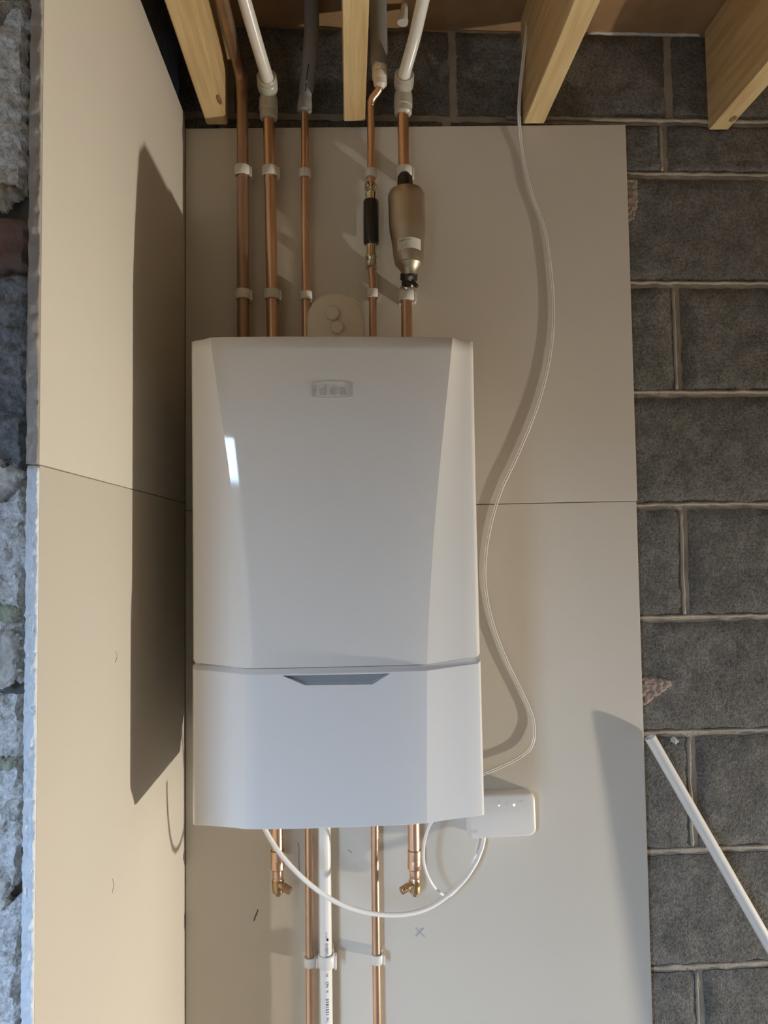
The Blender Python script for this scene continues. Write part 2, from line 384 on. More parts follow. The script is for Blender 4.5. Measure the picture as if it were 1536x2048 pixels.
# plasterboards --------------------------------------------------------------
ztopL = atx(370, 232, 0).z; zseamL = 1.637
yfront = -.628
def rough_edge(name, x0, x1, z0, z1, y, m, parent, amp, th=.004, scale=90):
    nx, nz = 8, int((z1-z0)/.004); bm = bmesh.new(); g = []
    for jn in range(nz+1):
        row = []
        for i in range(nx+1):
            x = x0+(x1-x0)*i/nx; z = z0+(z1-z0)*jn/nz
            q = Vector((x*scale*1.2, 4, z*scale))
            dy = noise.fractal(q, .9, 2.1, 4)*amp
            xx = x
            if i == 0: xx += noise.noise(q*1.1)*.0012; dy += .002
            row.append(bm.verts.new((xx, y-th+dy, z)))
        g.append(row)
    for jn in range(nz):
        for i in range(nx): bm.faces.new((g[jn][i], g[jn][i+1], g[jn+1][i+1], g[jn+1][i]))
    rim = g[0]+[g[q][nx] for q in range(1, nz+1)]+list(reversed(g[nz][:nx]))+[g[q][0] for q in range(nz-1, 0, -1)]
    bk = [bm.verts.new((v.co.x, y, v.co.z)) for v in rim]
    for i in range(len(rim)): bm.faces.new((rim[i], bk[i], bk[(i+1) % len(rim)], rim[(i+1) % len(rim)]))
    bmesh.ops.recalc_face_normals(bm, faces=bm.faces)
    return mesh_obj(name, bm, m, parent, smooth=True)
def lboard(z0, z1, yf): return boxobj('plasterboard', -BT, 0, yf, -.0006, z0, z1, M['board'], wall_left, bevel=.0006)
bU = lboard(zseamL+.0006, ztopL, yfront+.003)
bL = lboard(.02, zseamL-.0006, yfront+.004)
tag(rough_edge('paper_edge', -BT-.0005, -.0008, zseamL+.001, ztopL-.001, yfront+.003, M['board_edge'], bU, .0022, th=.0035, scale=60), 'torn grey paper edge of the upper board')
tag(rough_edge('cut_edge', -BT+.0002, -.0004, .05, zseamL-.003, yfront+.004, M['gypsum'], bL, .0030, th=.004, scale=230), 'rough white cut gypsum edge')
zTa = at(370, 257, 0).z; zTb = at(1253, 249, 0).z
zsB = at(1110, 1007, 0).z; xRb = at(1280, 1200, 0).x
def bboard(z0a, z0b, z1a, z1b, x1, th=BT):
    bm = bmesh.new()
    f = [(.0006, 0, z0a), (x1, 0, z0b), (x1, 0, z1b), (.0006, 0, z1a)]
    a = [bm.verts.new(p) for p in f]; b = [bm.verts.new((p[0], th, p[2])) for p in f]
    bm.faces.new(a); bm.faces.new(list(reversed(b)))
    for i in range(4): bm.faces.new((a[i], b[i], b[(i+1) % 4], a[(i+1) % 4]))
    bmesh.ops.recalc_face_normals(bm, faces=bm.faces)
    bmesh.ops.bevel(bm, geom=list(bm.edges), offset=.0006, segments=1, affect='EDGES')
    return mesh_obj('plasterboard', bm, M['board'], wall_back)
BU = bboard(zsB+.0008-.006, zsB+.0008+.003, zTa, zTb, xRb+.001)
BL = bboard(.02, .02, zsB-.0006-.006, zsB-.0006+.003, xRb-.001)
boxobj('adhesive_dab', .05, .84, BT-.0005, YB+.002, .4, .55, M['mortar'], wall_back)
boxobj('adhesive_dab', .05, .84, BT-.0005, YB+.002, 1.2, 1.35, M['mortar'], wall_back)
boxobj('adhesive_dab', .05, .84, BT-.0005, YB+.002, 2.2, 2.33, M['mortar'], wall_back)
# pencil marks and scuffs on the boards
def mark(pix, wpx, board, m, name='pencil_mark', left=False, y=0):
    wd = wpx*.00097
    pts = [(atx(a, b, 0)+Vector((.0003, 0, 0))) if left else (at(a, b, y)+Vector((0, -.0003, 0))) for a, b in pix]
    bm = bmesh.new(); sweep(bm, spline(pts, 4) if len(pts) > 2 else pts, wd/2, 5)
    o = mesh_obj(name, bm, m, board); return o
mark([(832, 1855), (850, 1873)], 1.6, BL, M['pencil']); mark([(848, 1856), (833, 1873)], 1.6, BL, M['pencil'])
mark([(516, 1819), (511, 1832), (508, 1841)], 2.0, BL, M['ink'])
mark([(596, 1685), (598, 1700), (597, 1716), (599, 1744)], 2.4, BL, M['ink_soft'], 'scuff')
mark([(696, 1699), (704, 1706)], 1.6, BL, M['ink_soft'], 'scuff')
mark([(231, 1303), (234, 1313), (230, 1325)], 1.0, bL, M['pencil'], left=True)
mark([(225, 1758), (227, 1770), (224, 1786)], 1.0, bL, M['pencil'], left=True)

# rest of the room (behind and beside the camera)
wall_right = tag(boxobj('wall_right', XR, XR+.2, FRONT-.14, .25, 0, CEIL, M['wallwhite']), kind='structure')
wall_far = tag(boxobj('wall_far_left', XL-.2, XL, FRONT-.14, PF+.014, 0, CEIL, M['wallpaint']), kind='structure')
bm = bmesh.new()
box(bm, XL-.2, DOOR[0], FRONT-.14, FRONT, 0, CEIL); box(bm, DOOR[1], XR+.2, FRONT-.14, FRONT, 0, CEIL)
box(bm, DOOR[0], DOOR[1], FRONT-.14, FRONT, DOOR[3], CEIL)
wall_front = tag(mesh_obj('wall_front', bm, M['wallpaint']), kind='structure')
door = empty('door_1', (DOOR[0], FRONT, 0), kind='structure')
boxobj('door_frame', DOOR[0], DOOR[0]+.04, FRONT-.08, FRONT-.02, 0, DOOR[3], M['frame'], door)
boxobj('door_frame', DOOR[1]-.04, DOOR[1], FRONT-.08, FRONT-.02, 0, DOOR[3], M['frame'], door)
boxobj('door_frame', DOOR[0]+.04, DOOR[1]-.04, FRONT-.08, FRONT-.02, DOOR[3]-.04, DOOR[3], M['frame'], door)

# ------------------------------------------------------------------ ceiling joists
JZ = 2.385
def joist(label, x0, x1, zb, yend, knots=(), skew=0.0):
    t = empty('ceiling_joist', ((x0+x1)/2, yend, zb), label, 'joist', 'softwood ceiling joists')
    ys = yend; ye = FRONT+.002; bm = bmesh.new()
    ztop = CEIL-.001
    f = [(x0, ys, zb), (x1, ys, zb+.001), (x1, ys, ztop), (x0, ys, ztop)]
    a = [bm.verts.new(p) for p in f]; b = [bm.verts.new((p[0]+skew, ye, p[2])) for p in f]
    bm.faces.new(a); bm.faces.new(list(reversed(b)))
    for i in range(4): bm.faces.new((a[i], b[i], b[(i+1) % 4], a[(i+1) % 4]))
    bmesh.ops.recalc_face_normals(bm, faces=bm.faces)
    bmesh.ops.bevel(bm, geom=list(bm.edges), offset=.0018, segments=2, affect='EDGES')
    mesh_obj('timber', bm, M['wood'], t, angle=40)
    for (px, py, ra, rb) in knots:
        c = atz(px, py, zb-.0004); bm = bmesh.new()
        vs = [bm.verts.new((c.x+ra*math.cos(q*math.pi/6), c.y+rb*math.sin(q*math.pi/6), zb-.0006)) for q in range(12)]
        bm.faces.new(vs); r = bmesh.ops.extrude_face_region(bm, geom=list(bm.faces))
        bmesh.ops.translate(bm, verts=[v for v in r['geom'] if isinstance(v, bmesh.types.BMVert)], vec=(0, 0, .001))
        bmesh.ops.recalc_face_normals(bm, faces=bm.faces)
        mesh_obj('knot', bm, M['knot'], t)
    return t
a, b = at(413, 250, -.004), at(456, 246, -.004)
joist('pale softwood joist nearest the left plasterboard, with one dark knot near its wall end', a.x, b.x, a.z, -.004, [(439, 200, .004, .014)])
a, b = at(687, 243, -.02), at(730, 238, -.02)
joist('pale softwood joist ending between the grey foam tubes, square end showing', a.x, b.x, a.z, -.020, [])
a, b = at(1046, 248, -.004), at(1088, 247, -.004)
joist('pale softwood joist just right of the thin hanging twin cable', a.x, b.x, a.z, -.004, [])
a, b = at(1422, 253, YB-.02), at(1463, 253, YB-.02)
joist('pale softwood joist furthest right, over the bare blockwork', a.x, b.x, a.z, YB-.0075, [(1466, 238, .006, .010)])

# ------------------------------------------------------------------ boiler
boiler = empty('boiler', (.30, -.05, 1.15), 'white wall-hung gas boiler with faceted glossy front casing and embossed word ideal', 'boiler')
DS = .315
PB = [(682, 420, 905), (740, 428, 900), (830, 441, 891), (930, 456, 881), (1030, 468, 872), (1120, 478, 865), (1220, 486, 859), (1280, 489, 856), (1336, 491, 854)]
sideL = [(682, 383.0), (1000, 385.0), (1320, 386.5), (1650, 387)]
sideR = [(682, 946.0), (1000, 952.0), (1320, 960), (1650, 968)]
def lerp_tab(tab, p, k=1):
    if p <= tab[0][0]: return tab[0][k]
    for q, r in zip(tab, tab[1:]):
        if p <= r[0]: return q[k]+(r[k]-q[k])*(p-q[0])/(r[0]-q[0])
    return tab[-1][k]
zT = (at(383, 685, -DS).z+at(945, 680, -DS).z)/2
def pyz(z, y):                                 # image row of a height at depth y near the middle of the boiler
    lo_, hi_ = 300.0, 2000.0
    for _ in range(30):
        m_ = (lo_+hi_)/2
        if at(676, m_, y).z > z: lo_ = m_
        else: hi_ = m_
    return lo_
NC = 14
def section(z, row, yf, wide=0.0, back=-.052, bulge=.0048):
    """horizontal outline of the casing at height z, left to right around the front"""
    # verticals lean in the photograph; px columns are taken at that row
    xl = at(lerp_tab(sideL, row), row, -DS+.01).x-wide; xr = at(lerp_tab(sideR, row), row, -DS+.01).x+wide
    fl = at(lerp_tab(PB, row, 1), row, -yf).x; fr = at(lerp_tab(PB, row, 2), row, -yf).x
    P = [(xl, back), (xl, -DS+.012)]
    for k in range(1, 6):
        a_ = math.pi/2*k/6; P.append((xl+.008*(1-math.cos(a_)), -DS+.012-.012*math.sin(a_)))
    s0 = P[-1]; iL = None
    for k in range(1, 5):
        t = k/4; P.append((s0[0]+(fl-s0[0])*t, s0[1]+(-yf-s0[1])*t+.0015*math.sin(math.pi*t)))
    iL = len(P)-1
    for k in range(1, NC):
        t = k/NC; P.append((fl+(fr-fl)*t, -yf-bulge*math.sin(math.pi*t)**.6))
    P.append((fr, -yf)); iR = len(P)-1
    q0 = (xr-.008, -DS-.0005+.0)
    for k in range(1, 5):
        t = k/4; P.append((fr+(xr-.008*.26-fr)*t if False else fr+(xr-.0075-fr)*t, -yf+(-DS+yf)*t+.0015*math.sin(math.pi*t)))
    for k in range(4, -1, -1):
        a_ = math.pi/2*k/6; P.append((xr-.008*(1-math.cos(a_)), -DS+.012-.012*math.sin(a_)))
    P.append((xr, back))
    return P, iL, iR
def casing(name, levels, m):
    """levels: list of (z function of column param, row, yf, wide); closed solid"""
    bm = bmesh.new(); cols = []; iL = iR = 0
    for zf, row, yf, wide, inset in levels:
        P, iL, iR = section(0, row, yf, wide)
        n = len(P); cx = (P[0][0]+P[-1][0])/2; ring = []
        for i, (x, y) in enumerate(P):
            xx = x+(cx-x)/abs(cx-x)*inset*(1 if i < iL or i > iR else .0) if abs(cx-x) > 1e-6 else x
            yy = y+(inset if 1 <= i <= n-2 else 0)
            ring.append(bm.verts.new((xx, yy, zf(i, iL, iR, n))))
        cols.append(ring)
    n = len(cols[0]); L = len(cols)
    for k in range(L-1):
        for i in range(n-1): bm.faces.new((cols[k][i], cols[k+1][i], cols[k+1][i+1], cols[k][i+1]))
        bm.faces.new((cols[k][n-1], cols[k+1][n-1], cols[k+1][0], cols[k][0]))
    bm.faces.new(cols[0]); bm.faces.new(list(reversed(cols[-1])))
    bmesh.ops.recalc_face_normals(bm, faces=bm.faces)
    for k in range(L-1):
        for idx in (iL, iR, 0, n-1):
            e_ = bm.edges.get((cols[k][idx], cols[k+1][idx]))
            if e_: e_.smooth = False
    for ring in (cols[0], cols[-1]):
        for i in range(n):
            e_ = bm.edges.get((ring[i], ring[(i+1) % n]))
            if e_: e_.smooth = False
    me = bpy.data.meshes.new(name); bm.to_mesh(me); bm.free()
    for p in me.polygons: p.use_smooth = True
    me.materials.append(m); return me
zSs = (at(387, 1316, -DS).z+at(959, 1307, -DS).z)/2       # seam height at the sides
zSf = (at(492, 1335, -.337).z+at(855, 1332, -.337).z)/2   # and across the front
def dip(i, iL, iR, n):                        # 0 at the sides .. 1 across the front
    if i <= iL: return max(0, min(1, (i-2)/(iL-2)))
    if i >= iR: return max(0, min(1, (n-3-i)/(n-3-iR)))
    return 1.0
def yfr(row): return .331+.002*max(0, min(1, (row-682)/650.0))
NL = 26; lv = []
for k in range(NL+1):
    s = k/NL; row = 682+(1335-682)*s
    lv.append(((lambda i, a_, b_, n, s=s: zT+(zSs+(zSf-zSs)*dip(i, a_, b_, n)-zT)*s), row, yfr(row), 0.0, 0.0))
lv.insert(0, ((lambda i, a_, b_, n: zT+.0012), 682, yfr(682), 0.0, .0015))
cover = mesh_link('upper_casing', casing('upper_casing', lv, M['boiler']), None, boiler)
zBs = (at(387, 1650, -DS).z+at(968, 1637, -DS).z)/2
zBf = (at(492, 1656, -.338).z+at(860, 1650, -.338).z)/2
gap = .0042
def lowlev(s, inset=0.0, dz=0.0, w_=.0008):
    row = 1340+(1650-1340)*s
    return ((lambda i, a_, b_, n: (zSs-gap*(1-.78*dip(i, a_, b_, n))+(zSf-zSs)*dip(i, a_, b_, n))*(1-s)+(zBs+(zBf-zBs)*dip(i, a_, b_, n))*s+dz), row, .338, w_, inset)
ll_ = [lowlev(0, .006, .0), lowlev(0, .0035, -.0035), lowlev(0, .0008, -.0062), lowlev(0, 0, -.0075)]
ll_ += [lowlev(k/10) for k in range(1, 10)]+[lowlev(1, 0, .001), lowlev(1, .0012, 0)]
me = casing('lower_casing', ll_, M['boiler_low'])
low0 = bpy.data.objects.new('tmp_low', me); COL.objects.link(low0)
# finger pocket cut into the top of the lower casing
pk = [at(565, 1351, -.340), at(780, 1346.5, -.340), at(745, 1368.5, -.340), at(610, 1370, -.340)]
bm = bmesh.new()
A_ = [bm.verts.new((p.x, -.38, p.z)) for p in pk]; B_ = [bm.verts.new((p.x, -.340+.016, p.z)) for p in pk]
bm.faces.new(A_); bm.faces.new(list(reversed(B_)))
for i in range(4): bm.faces.new((A_[i], B_[i], B_[(i+1) % 4], A_[(i+1) % 4]))
bmesh.ops.recalc_face_normals(bm, faces=bm.faces)
cm = bpy.data.meshes.new('tmp_cut'); bm.to_mesh(cm); bm.free(); cut = bpy.data.objects.new('tmp_cut', cm); COL.objects.link(cut)
md = low0.modifiers.new('b', 'BOOLEAN'); md.operation = 'DIFFERENCE'; md.object = cut; md.solver = 'EXACT'
dg = bpy.context.evaluated_depsgraph_get(); dg.update()
me2 = bpy.data.meshes.new_from_object(low0.evaluated_get(dg)); me2.name = 'lower_casing'
bpy.data.objects.remove(low0); bpy.data.objects.remove(cut)
me2.set_sharp_from_angle(angle=math.radians(12))
lower = mesh_link('lower_casing', me2, M['boiler_low'], boiler)
prism('grip_pocket', [Vector((p.x, -.3235, p.z)) for p in [at(569, 1353, -.340), at(776, 1348.5, -.340), at(744, 1367.5, -.340), at(611, 1369, -.340)]], -.0016, M['boiler_grey'], boiler)
# inner body and wall frame
boxobj('chassis', .088, .50, -.300, -.056, zBs+.012, zT-.006, M['steel'], boiler)
boxobj('wall_frame', .10, .125, -.056, -.0005, zBs+.05, zT-.03, M['steel'], boiler)
boxobj('wall_frame', .465, .490, -.056, -.0005, zBs+.05, zT-.03, M['steel'], boiler)
# maker's plate: barrel-shaped outline and raised word, on the front of the casing
def front_y(px, py):                           # casing surface depth under a pixel
    row = py; yf = yfr(row); P, iL, iR = section(0, row, yf)
    x = at(px, py, -yf).x; fl = P[iL][0]; fr = P[iR][0]; t = (x-fl)/(fr-fl)
    return -yf-.0035*math.sin(math.pi*max(0, min(1, t)))**.75
from mathutils.bvhtree import BVHTree
bvh = BVHTree.FromPolygons([v.co.copy() for v in cover.data.vertices], [tuple(p.vertices) for p in cover.data.polygons])
def surf(x, z):
    h = bvh.ray_cast(Vector((x, -1, z)), Vector((0, 1, 0)))
    return h[0].y if h[0] else -.33
yl = surf(.30, at(665, 778, -.334).z)
outl = [(623.5, 766), (640, 763.6), (665, 762), (690, 763), (706.5, 765.5), (706.5, 793.5), (690, 796), (665, 797.3), (640, 796), (623.5, 794)]
op = [at(a, b, yl-.0002) for a, b in outl]
bm = bmesh.new(); R1 = []; 
c = sum(op, Vector())/len(op)
op2 = []
for p_, q_ in zip(op, op[1:]+op[:1]): op2 += [p_.lerp(q_, k/4) for k in range(4)]
op = op2
for s, dy in ((1.0, .0005), (.990, -.0005), (.972, -.0005), (.962, .0005)):
    R1.append([bm.verts.new((c.x+(p.x-c.x)*s, surf(p.x, p.z)+dy, c.z+(p.z-c.z)*(1-(1-s)*2.2))) for p in op])
for r_ in range(3):
    for i in range(len(op)): bm.faces.new((R1[r_][i], R1[r_][(i+1) % len(op)], R1[r_+1][(i+1) % len(op)], R1[r_+1][i]))
bmesh.ops.recalc_face_normals(bm, faces=bm.faces)
tag(mesh_obj('emblem_border', bm, M['emblem'], boiler), 'thin raised barrel-shaped line around the word')
tm = text_mesh('ideal', 22.0, 0, 0, .35, 1.18)
# scale to pixel extents 629..701, 768..791
xs = [v.co.x for v in tm.vertices]; ys = [v.co.y for v in tm.vertices]
bpy.data.meshes.remove(tm)
tm = text_mesh('ideal', 22.0, .30, .25, .30, 1.25)
p0 = at(630, 791, yl); p1 = at(700, 768, yl)
sx = (p1.x-p0.x)/(max(xs)-min(xs)); sz = (p1.z-p0.z)/(max(ys)-min(ys)); tilt = (at(700, 780, yl).z-at(630, 780, yl).z)
for v in tm.vertices:
    u = (v.co.x-min(xs))*sx
    v.co = Vector((p0.x+u, surf(p0.x+u, p0.z)-v.co.z*.0013, p0.z+(v.co.y-min(ys))*sz))
tag(mesh_link('emblem_word', tm, M['emblem'], boiler), 'raised word ideal')
yb_ = -.3405
mk = [at(767, 1562, yb_), at(768, 1567, yb_), at(772, 1569, yb_), at(777, 1567, yb_)]
tube('arc_mark', mk, .0007, M['boiler'], boiler, seg=6, n=4)  # thin curved line on the lower casing

# ------------------------------------------------------------------ flue turret behind the boiler top
fc = at(672, 643, -.165); fr_ = .050
flue = empty('flue_turret', (fc.x, -.16, zT), 'cream domed plastic flue elbow standing on top of the boiler', 'flue')
bm = bmesh.new()
prof = []
for k in range(25):
    a_ = math.pi*k/24; prof.append((fc.x-fr_*math.cos(a_), fc.z+.004+fr_*1.0*math.sin(a_)))
prof = [(fc.x-fr_*1.02, zT+.0015)]+prof+[(fc.x+fr_*1.02, zT+.0015)]
cx_ = fc.x; rings = []
for y_, s in ((-.150, 1.0), (-.158, .995), (-.164, .96), (-.166, .90)):
    rings.append([bm.verts.new((cx_+(x-cx_)*s, y_, zT+.0015+(z-zT-.0015)*(1-(1-s)*.8))) for x, z in prof])
rings.insert(0, [bm.verts.new((x, -.07, z)) for x, z in prof])
n = len(prof)
for k in range(len(rings)-1):
    for i in range(n): bm.faces.new((rings[k][i], rings[k][(i+1) % n], rings[k+1][(i+1) % n], rings[k+1][i]))
bm.faces.new(rings[-1]); bm.faces.new(list(reversed(rings[0])))
bmesh.ops.recalc_face_normals(bm, faces=bm.faces)
mesh_obj('elbow_body', bm, M['flue'], flue, angle=45)
lathe('flue_pipe', (fc.x, -.0706, fc.z), (fc.x, -.0005, fc.z), [(0, .046), (1, .046)], M['flue'], flue)
lathe('wall_seal', (fc.x, -.012, fc.z), (fc.x, -.0005, fc.z), [(0, .052), (.5, .060), (1, .062)], M['clip_plastic'], flue)
for px, py, r in ((665, 627, .0125), (674, 655, .0115)):
    p = at(px, py, -.168); lathe('test_point_cap', (p.x, -.1655, p.z), (p.x, -.1725, p.z), [(0, r), (.6, r), (1, r*.86)], M['flue'], flue)

# ------------------------------------------------------------------ pipes
Y22, Y15 = -.0265, -.0205
def P(px, py, y): return at(px, py, y)
# 1: leftmost 22 mm copper
t1 = empty('copper_pipe', P(485, 690, Y22), 'shade-darkened copper pipe, leftmost of the five rising above the boiler', 'pipe', 'copper pipes above the boiler')
b1 = P(486, 800, Y22); c1 = P(485, 255, Y22); d1 = P(483, 175, Y22)
tube('tube', [b1, P(486, 600, Y22), c1, d1, P(478, 135, -.045), P(466, 85, -.10), P(445, 0, -.20), (P(445, 0, -.20)+(P(445, 0, -.20)-P(466, 85, -.10))*4)], .011, M['copper_shaded'], t1)
lathe('elbow_joint', P(484.5, 178, Y22), P(483.5, 150, Y22), [(0, .0122), (.5, .0128), (1, .0122)], M['copper_shaded'], t1)
# 2: 22 mm copper into plastic elbow and white plastic pipe, drain valve at the bottom
t2 = empty('copper_pipe', P(545, 1660, Y22), 'copper pipe from the left angled drain valve up to a white plastic pipe', 'pipe', 'copper pipes above the boiler')
tube('tube', [P(537, 222, Y22), P(541, 400, Y22), P(545, 660, Y22), P(555, 1706, Y22)], .011, M['copper'], t2, curved=False)
def pushfit(parent, pa, pb, pc, r, m, mw, pipe_r, pend):
    """socket on the copper (pa, pointing down), knee pb, socket towards pc; plastic pipe from pc to pend"""
    pa, pb, pc = Vector(pa), Vector(pb), Vector(pc)
    lathe('lower_socket', pa, pb, [(0, r*.80), (.06, r*.98), (.20, r), (.22, r*.93), (.30, r*.93), (.33, r*1.06), (.75, r*1.04), (.92, r*.90), (1.04, r*.70)], m, parent)
    bm = bmesh.new(); sweep(bm, spline([pb+(pa-pb)*.12, pb, pb+(pc-pb)*.3], 6), r*.74, 20); bmesh.ops.recalc_face_normals(bm, faces=bm.faces)
    mesh_obj('knee', bm, m, parent, angle=50)
    lathe('upper_socket', pb+(pc-pb)*.05, pc, [(0, r*.72), (.12, r*.98), (.25, r*1.1), (.62, r*1.12), (.70, r*1.0), (.76, r*1.08), (.94, r*1.08), (1, r*.98)], m, parent)
    bm = bmesh.new(); sweep(bm, spline([pc-(pc-pb)*.1]+[Vector(q) for q in pend], 6), pipe_r, 20); bmesh.ops.recalc_face_normals(bm, faces=bm.faces)
    mesh_obj('plastic_tube', bm, mw, parent, angle=50)
e0 = P(533, 150, -.075)
q1 = P(512, 80, -.130); q2 = P(489, 0, -.185)
pushfit(t2, P(537.5, 240, Y22), P(537, 187, Y22), P(533, 152, -.068), .0172, M['fit_plastic'], M['white_plastic'], .0115, [e0, q1, q2, q2+(q2-q1)*3.5])
# 3: 15 mm copper with grey fitting and foam, continues to the bottom
t3 = empty('copper_pipe', P(618, 2048, Y15), 'thin copper pipe passing behind the boiler, left of the white overflow pipe', 'pipe', 'copper pipes above the boiler')
tube('tube', [P(609.5, 205, Y15), P(610.5, 500, Y15), P(612, 680, Y15), P(618, 1700, Y15), P(621, 2120, Y15)], .0075, M['copper'], t3, curved=False)
lathe('coupling', P(608.5, 226, Y15), P(611, 182, Y15), [(0, .0105), (.08, .0142), (.3, .0145), (.55, .0135), (.8, .0118), (1, .0095)], M['fit_grey'], t3)
fo = [P(610.5, 193, Y15-.002), P(614, 170, Y15-.006), P(619, 130, -.048), P(623, 70, -.058), P(622, 0, -.066), P(620, -90, -.07)]
bm = bmesh.new(); fs = spline(fo, 8); sweep(bm, fs, [.0115+.0030*min(1, i/6) for i in range(len(fs))], 22); bmesh.ops.recalc_face_normals(bm, faces=bm.faces)
mesh_obj('foam_sleeve', bm, M['foam'], t3, angle=50)
tube('sleeve_slit', [P(611, 182, Y15-.018), P(613, 160, -.0580), P(617, 128, -.0635)], .0011, M['black'], t3, seg=6)
# 4: 15 mm copper, crooked top into white fitting and foam; in-line limescale unit
t4 = empty('copper_pipe', P(742, 366, Y15), 'thin copper pipe with a crooked bend and grey foam sleeve above the black sleeved unit', 'pipe', 'copper pipes above the boiler')
t4b = empty('copper_pipe', P(755, 2048, Y15), 'thin copper pipe running down from the black sleeved unit, right of the white overflow pipe', 'pipe', 'copper pipes above the boiler')
tube('tube', [P(755, 2120, Y15), P(750, 1700, Y15), P(749.6, 1600, Y15), P(745.5, 560, Y15), P(743, 537.8, Y15)], .0076, M['copper'], t4b, curved=False)
tube('tube', [P(741.7, 366.2, Y15), P(742, 260, Y15), P(741.5, 215, Y15), P(744, 198, -.031), P(753, 186, -.036), P(759, 175, -.040), P(760, 160, -.042)], .0076, M['copper'], t4, n=6)
lathe('reducer', P(761, 178, -.040), P(760, 158, -.042), [(0, .006), (.35, .0125), (1, .0138)], M['clip_plastic'], t4)
lathe('coupling', P(760, 160, -.042), P(758.5, 128, -.044), [(0, .0138), (.1, .0150), (.38, .0150), (.42, .0138), (.50, .0138), (.55, .0150), (1, .0150)], M['clip_plastic'], t4)
fo = [P(758, 134, -.044), P(757, 100, -.046), P(756, 50, -.050), P(755, 0, -.055), P(754, -90, -.058)]
bm = bmesh.new(); fs = spline(fo, 6); sweep(bm, fs, .0176, 24); bmesh.ops.recalc_face_normals(bm, faces=bm.faces)
mesh_obj('foam_sleeve', bm, M['foam'], t4, angle=50)
# 5: 22 mm copper, plastic elbow, drain valve
t5 = empty('copper_pipe', P(828, 1660, Y22), 'copper pipe from the big silver filter down to the right drain valve', 'pipe', 'copper pipes above the boiler')
t5u = empty('copper_pipe', P(808, 352, Y22), 'short copper pipe above the silver filter, rising into a white plastic pipe', 'pipe', 'copper pipes above the boiler')
tube('tube', [P(806, 222, Y22), P(808, 352, Y22)], .011, M['copper'], t5u)
tube('tube', [P(813, 584, Y22), P(813.5, 680, Y22), P(828, 1706, Y22)], .011, M['copper'], t5, curved=False)
q1 = P(829, 75, -.11); q2 = P(846, 0, -.165)
pushfit(t5u, P(806, 230, Y22), P(806.5, 180, Y22), P(809, 148, -.062), .0172, M['fit_plastic'], M['white_plastic'], .0115, [P(811, 140, -.072), q1, q2, q2+(q2-q1)*3.5])

# drain valves under the boiler
def drain(parent, px0, side):
    y = Y22
    lathe('coupling', P(px0, 1700, y), P(px0+.2, 1739, y), [(0, .0118), (.02, .0124), (.42, .0124), (.46, .0121), (.52, .0121), (.56, .0126), (.93, .0126), (1, .0105)], M['copper'], parent)
    lathe('solder_ring', P(px0, 1698.6, y), P(px0, 1701, y), [(0, .0118), (1, .0120)], M['solder'], parent)
    lathe('neck', P(px0+.5, 1738, y), P(px0+1, 1760, y), [(0, .0095), (.5, .0098), (.75, .0088), (.85, .0100), (1, .0100)], M['copper'], parent)
    lathe('valve_body', P(px0+1, 1757, y), P(px0+1.5, 1788, y), [(0, .0095), (.15, .0112), (.55, .0108), (.85, .0100), (1, .0060)], M['brass'], parent)
    lathe('nozzle', P(px0+1.5, 1786, y), P(px0+1.8, 1792, y), [(0, .0040), (1, .0040)], M['brass'], parent, seg=6)
    a_ = P(px0, 1766, y-.004); b_ = P(px0-26*side, 1782, y-.016)
    prof_ = [(0, .0058), (.42, .0058), (.45, .0072)]
    for k in range(4): prof_ += [(.50+k*.12, .0074), (.53+k*.12, .0064), (.57+k*.12, .0064), (.60+k*.12, .0074)]
    prof_ += [(1, .0066)]
    k_ = lathe('spout', a_, b_, prof_, M['brass'], parent, seg=18)
drain(t2, 555, -1); drain(t5, 828.5, 1)

# in-line conditioner on pipe 4
iv = empty('inline_conditioner', P(742, 535, Y15), 'small black sleeved in-line unit with chrome ends on a thin copper pipe', 'pipe fitting')
yv = Y15
lathe('chrome_end', P(741.5, 366, yv), P(742, 405, yv), [(0, .0095), (.12, .0125), (.32, .0125), (.36, .0098), (.48, .0098), (.55, .0118), (.85, .0105), (1, .0105)], M['chrome'], iv)
lathe('black_sleeve', P(742, 402, yv), P(742.5, 488, yv), [(0, .0138), (.03, .0150), (.97, .0150), (1, .0138)], M['black'], iv)
lathe('chrome_end', P(742.5, 486, yv), P(743, 538, yv), [(0, .0098), (.1, .0105), (.40, .0100), (.55, .0128), (.62, .0128), (.66, .0115), (.92, .0115), (.95, .0124), (1, .0095)], M['chrome'], iv)

# magnetic filter on pipe 5 ------------------------------------------------
yF = -.052
fl = empty('system_filter', P(815, 545, yF), 'large satin silver bottle-shaped filter with a white printed label', 'filter')
fa, fb = P(812, 379, yF), P(819, 552, yF)
lathe('filter_body', fa, fb, [(0, .012), (.005, .022), (.03, .0315), (.07, .0345), (.12, .0352), (.14, .0349), (.45, .0348), (.52, .0335), (.60, .0312), (.68, .0300), (.78, .0290), (.84, .0272), (.865, .0262), (.87, .0240), (.92, .0190), (.955, .0150), (1, .0135)], M['filter'], fl, seg=48)
lathe('top_valve', P(809, 352.5, yF+.020), P(811, 382, yF+.004), [(0, .0115), (.15, .0135), (.6, .0135), (.75, .012), (1, .012)], M['black'], fl)
bail = [P(797, 382, yF-.012), P(796, 362, yF-.010), P(800, 350, yF-.009), P(812, 347, yF-.009), P(822, 353, yF-.009), P(824, 368, yF-.010), P(823, 382, yF-.012)]
tube('wire_handle', bail, .0013, M['black'], fl, seg=8)
lathe('bottom_valve', P(818, 545, yF+.002), P(817, 572, yF+.012), [(0, .014), (.1, .0165), (.55, .0165), (.65, .0135), (.85, .0135), (1, .0125)], M['black'], fl)
lathe('valve_collar', P(816, 570, Y22), P(815, 584, Y22), [(0, .0125), (.4, .0148), (.7, .0148), (1, .0125)], M['chrome'], fl)
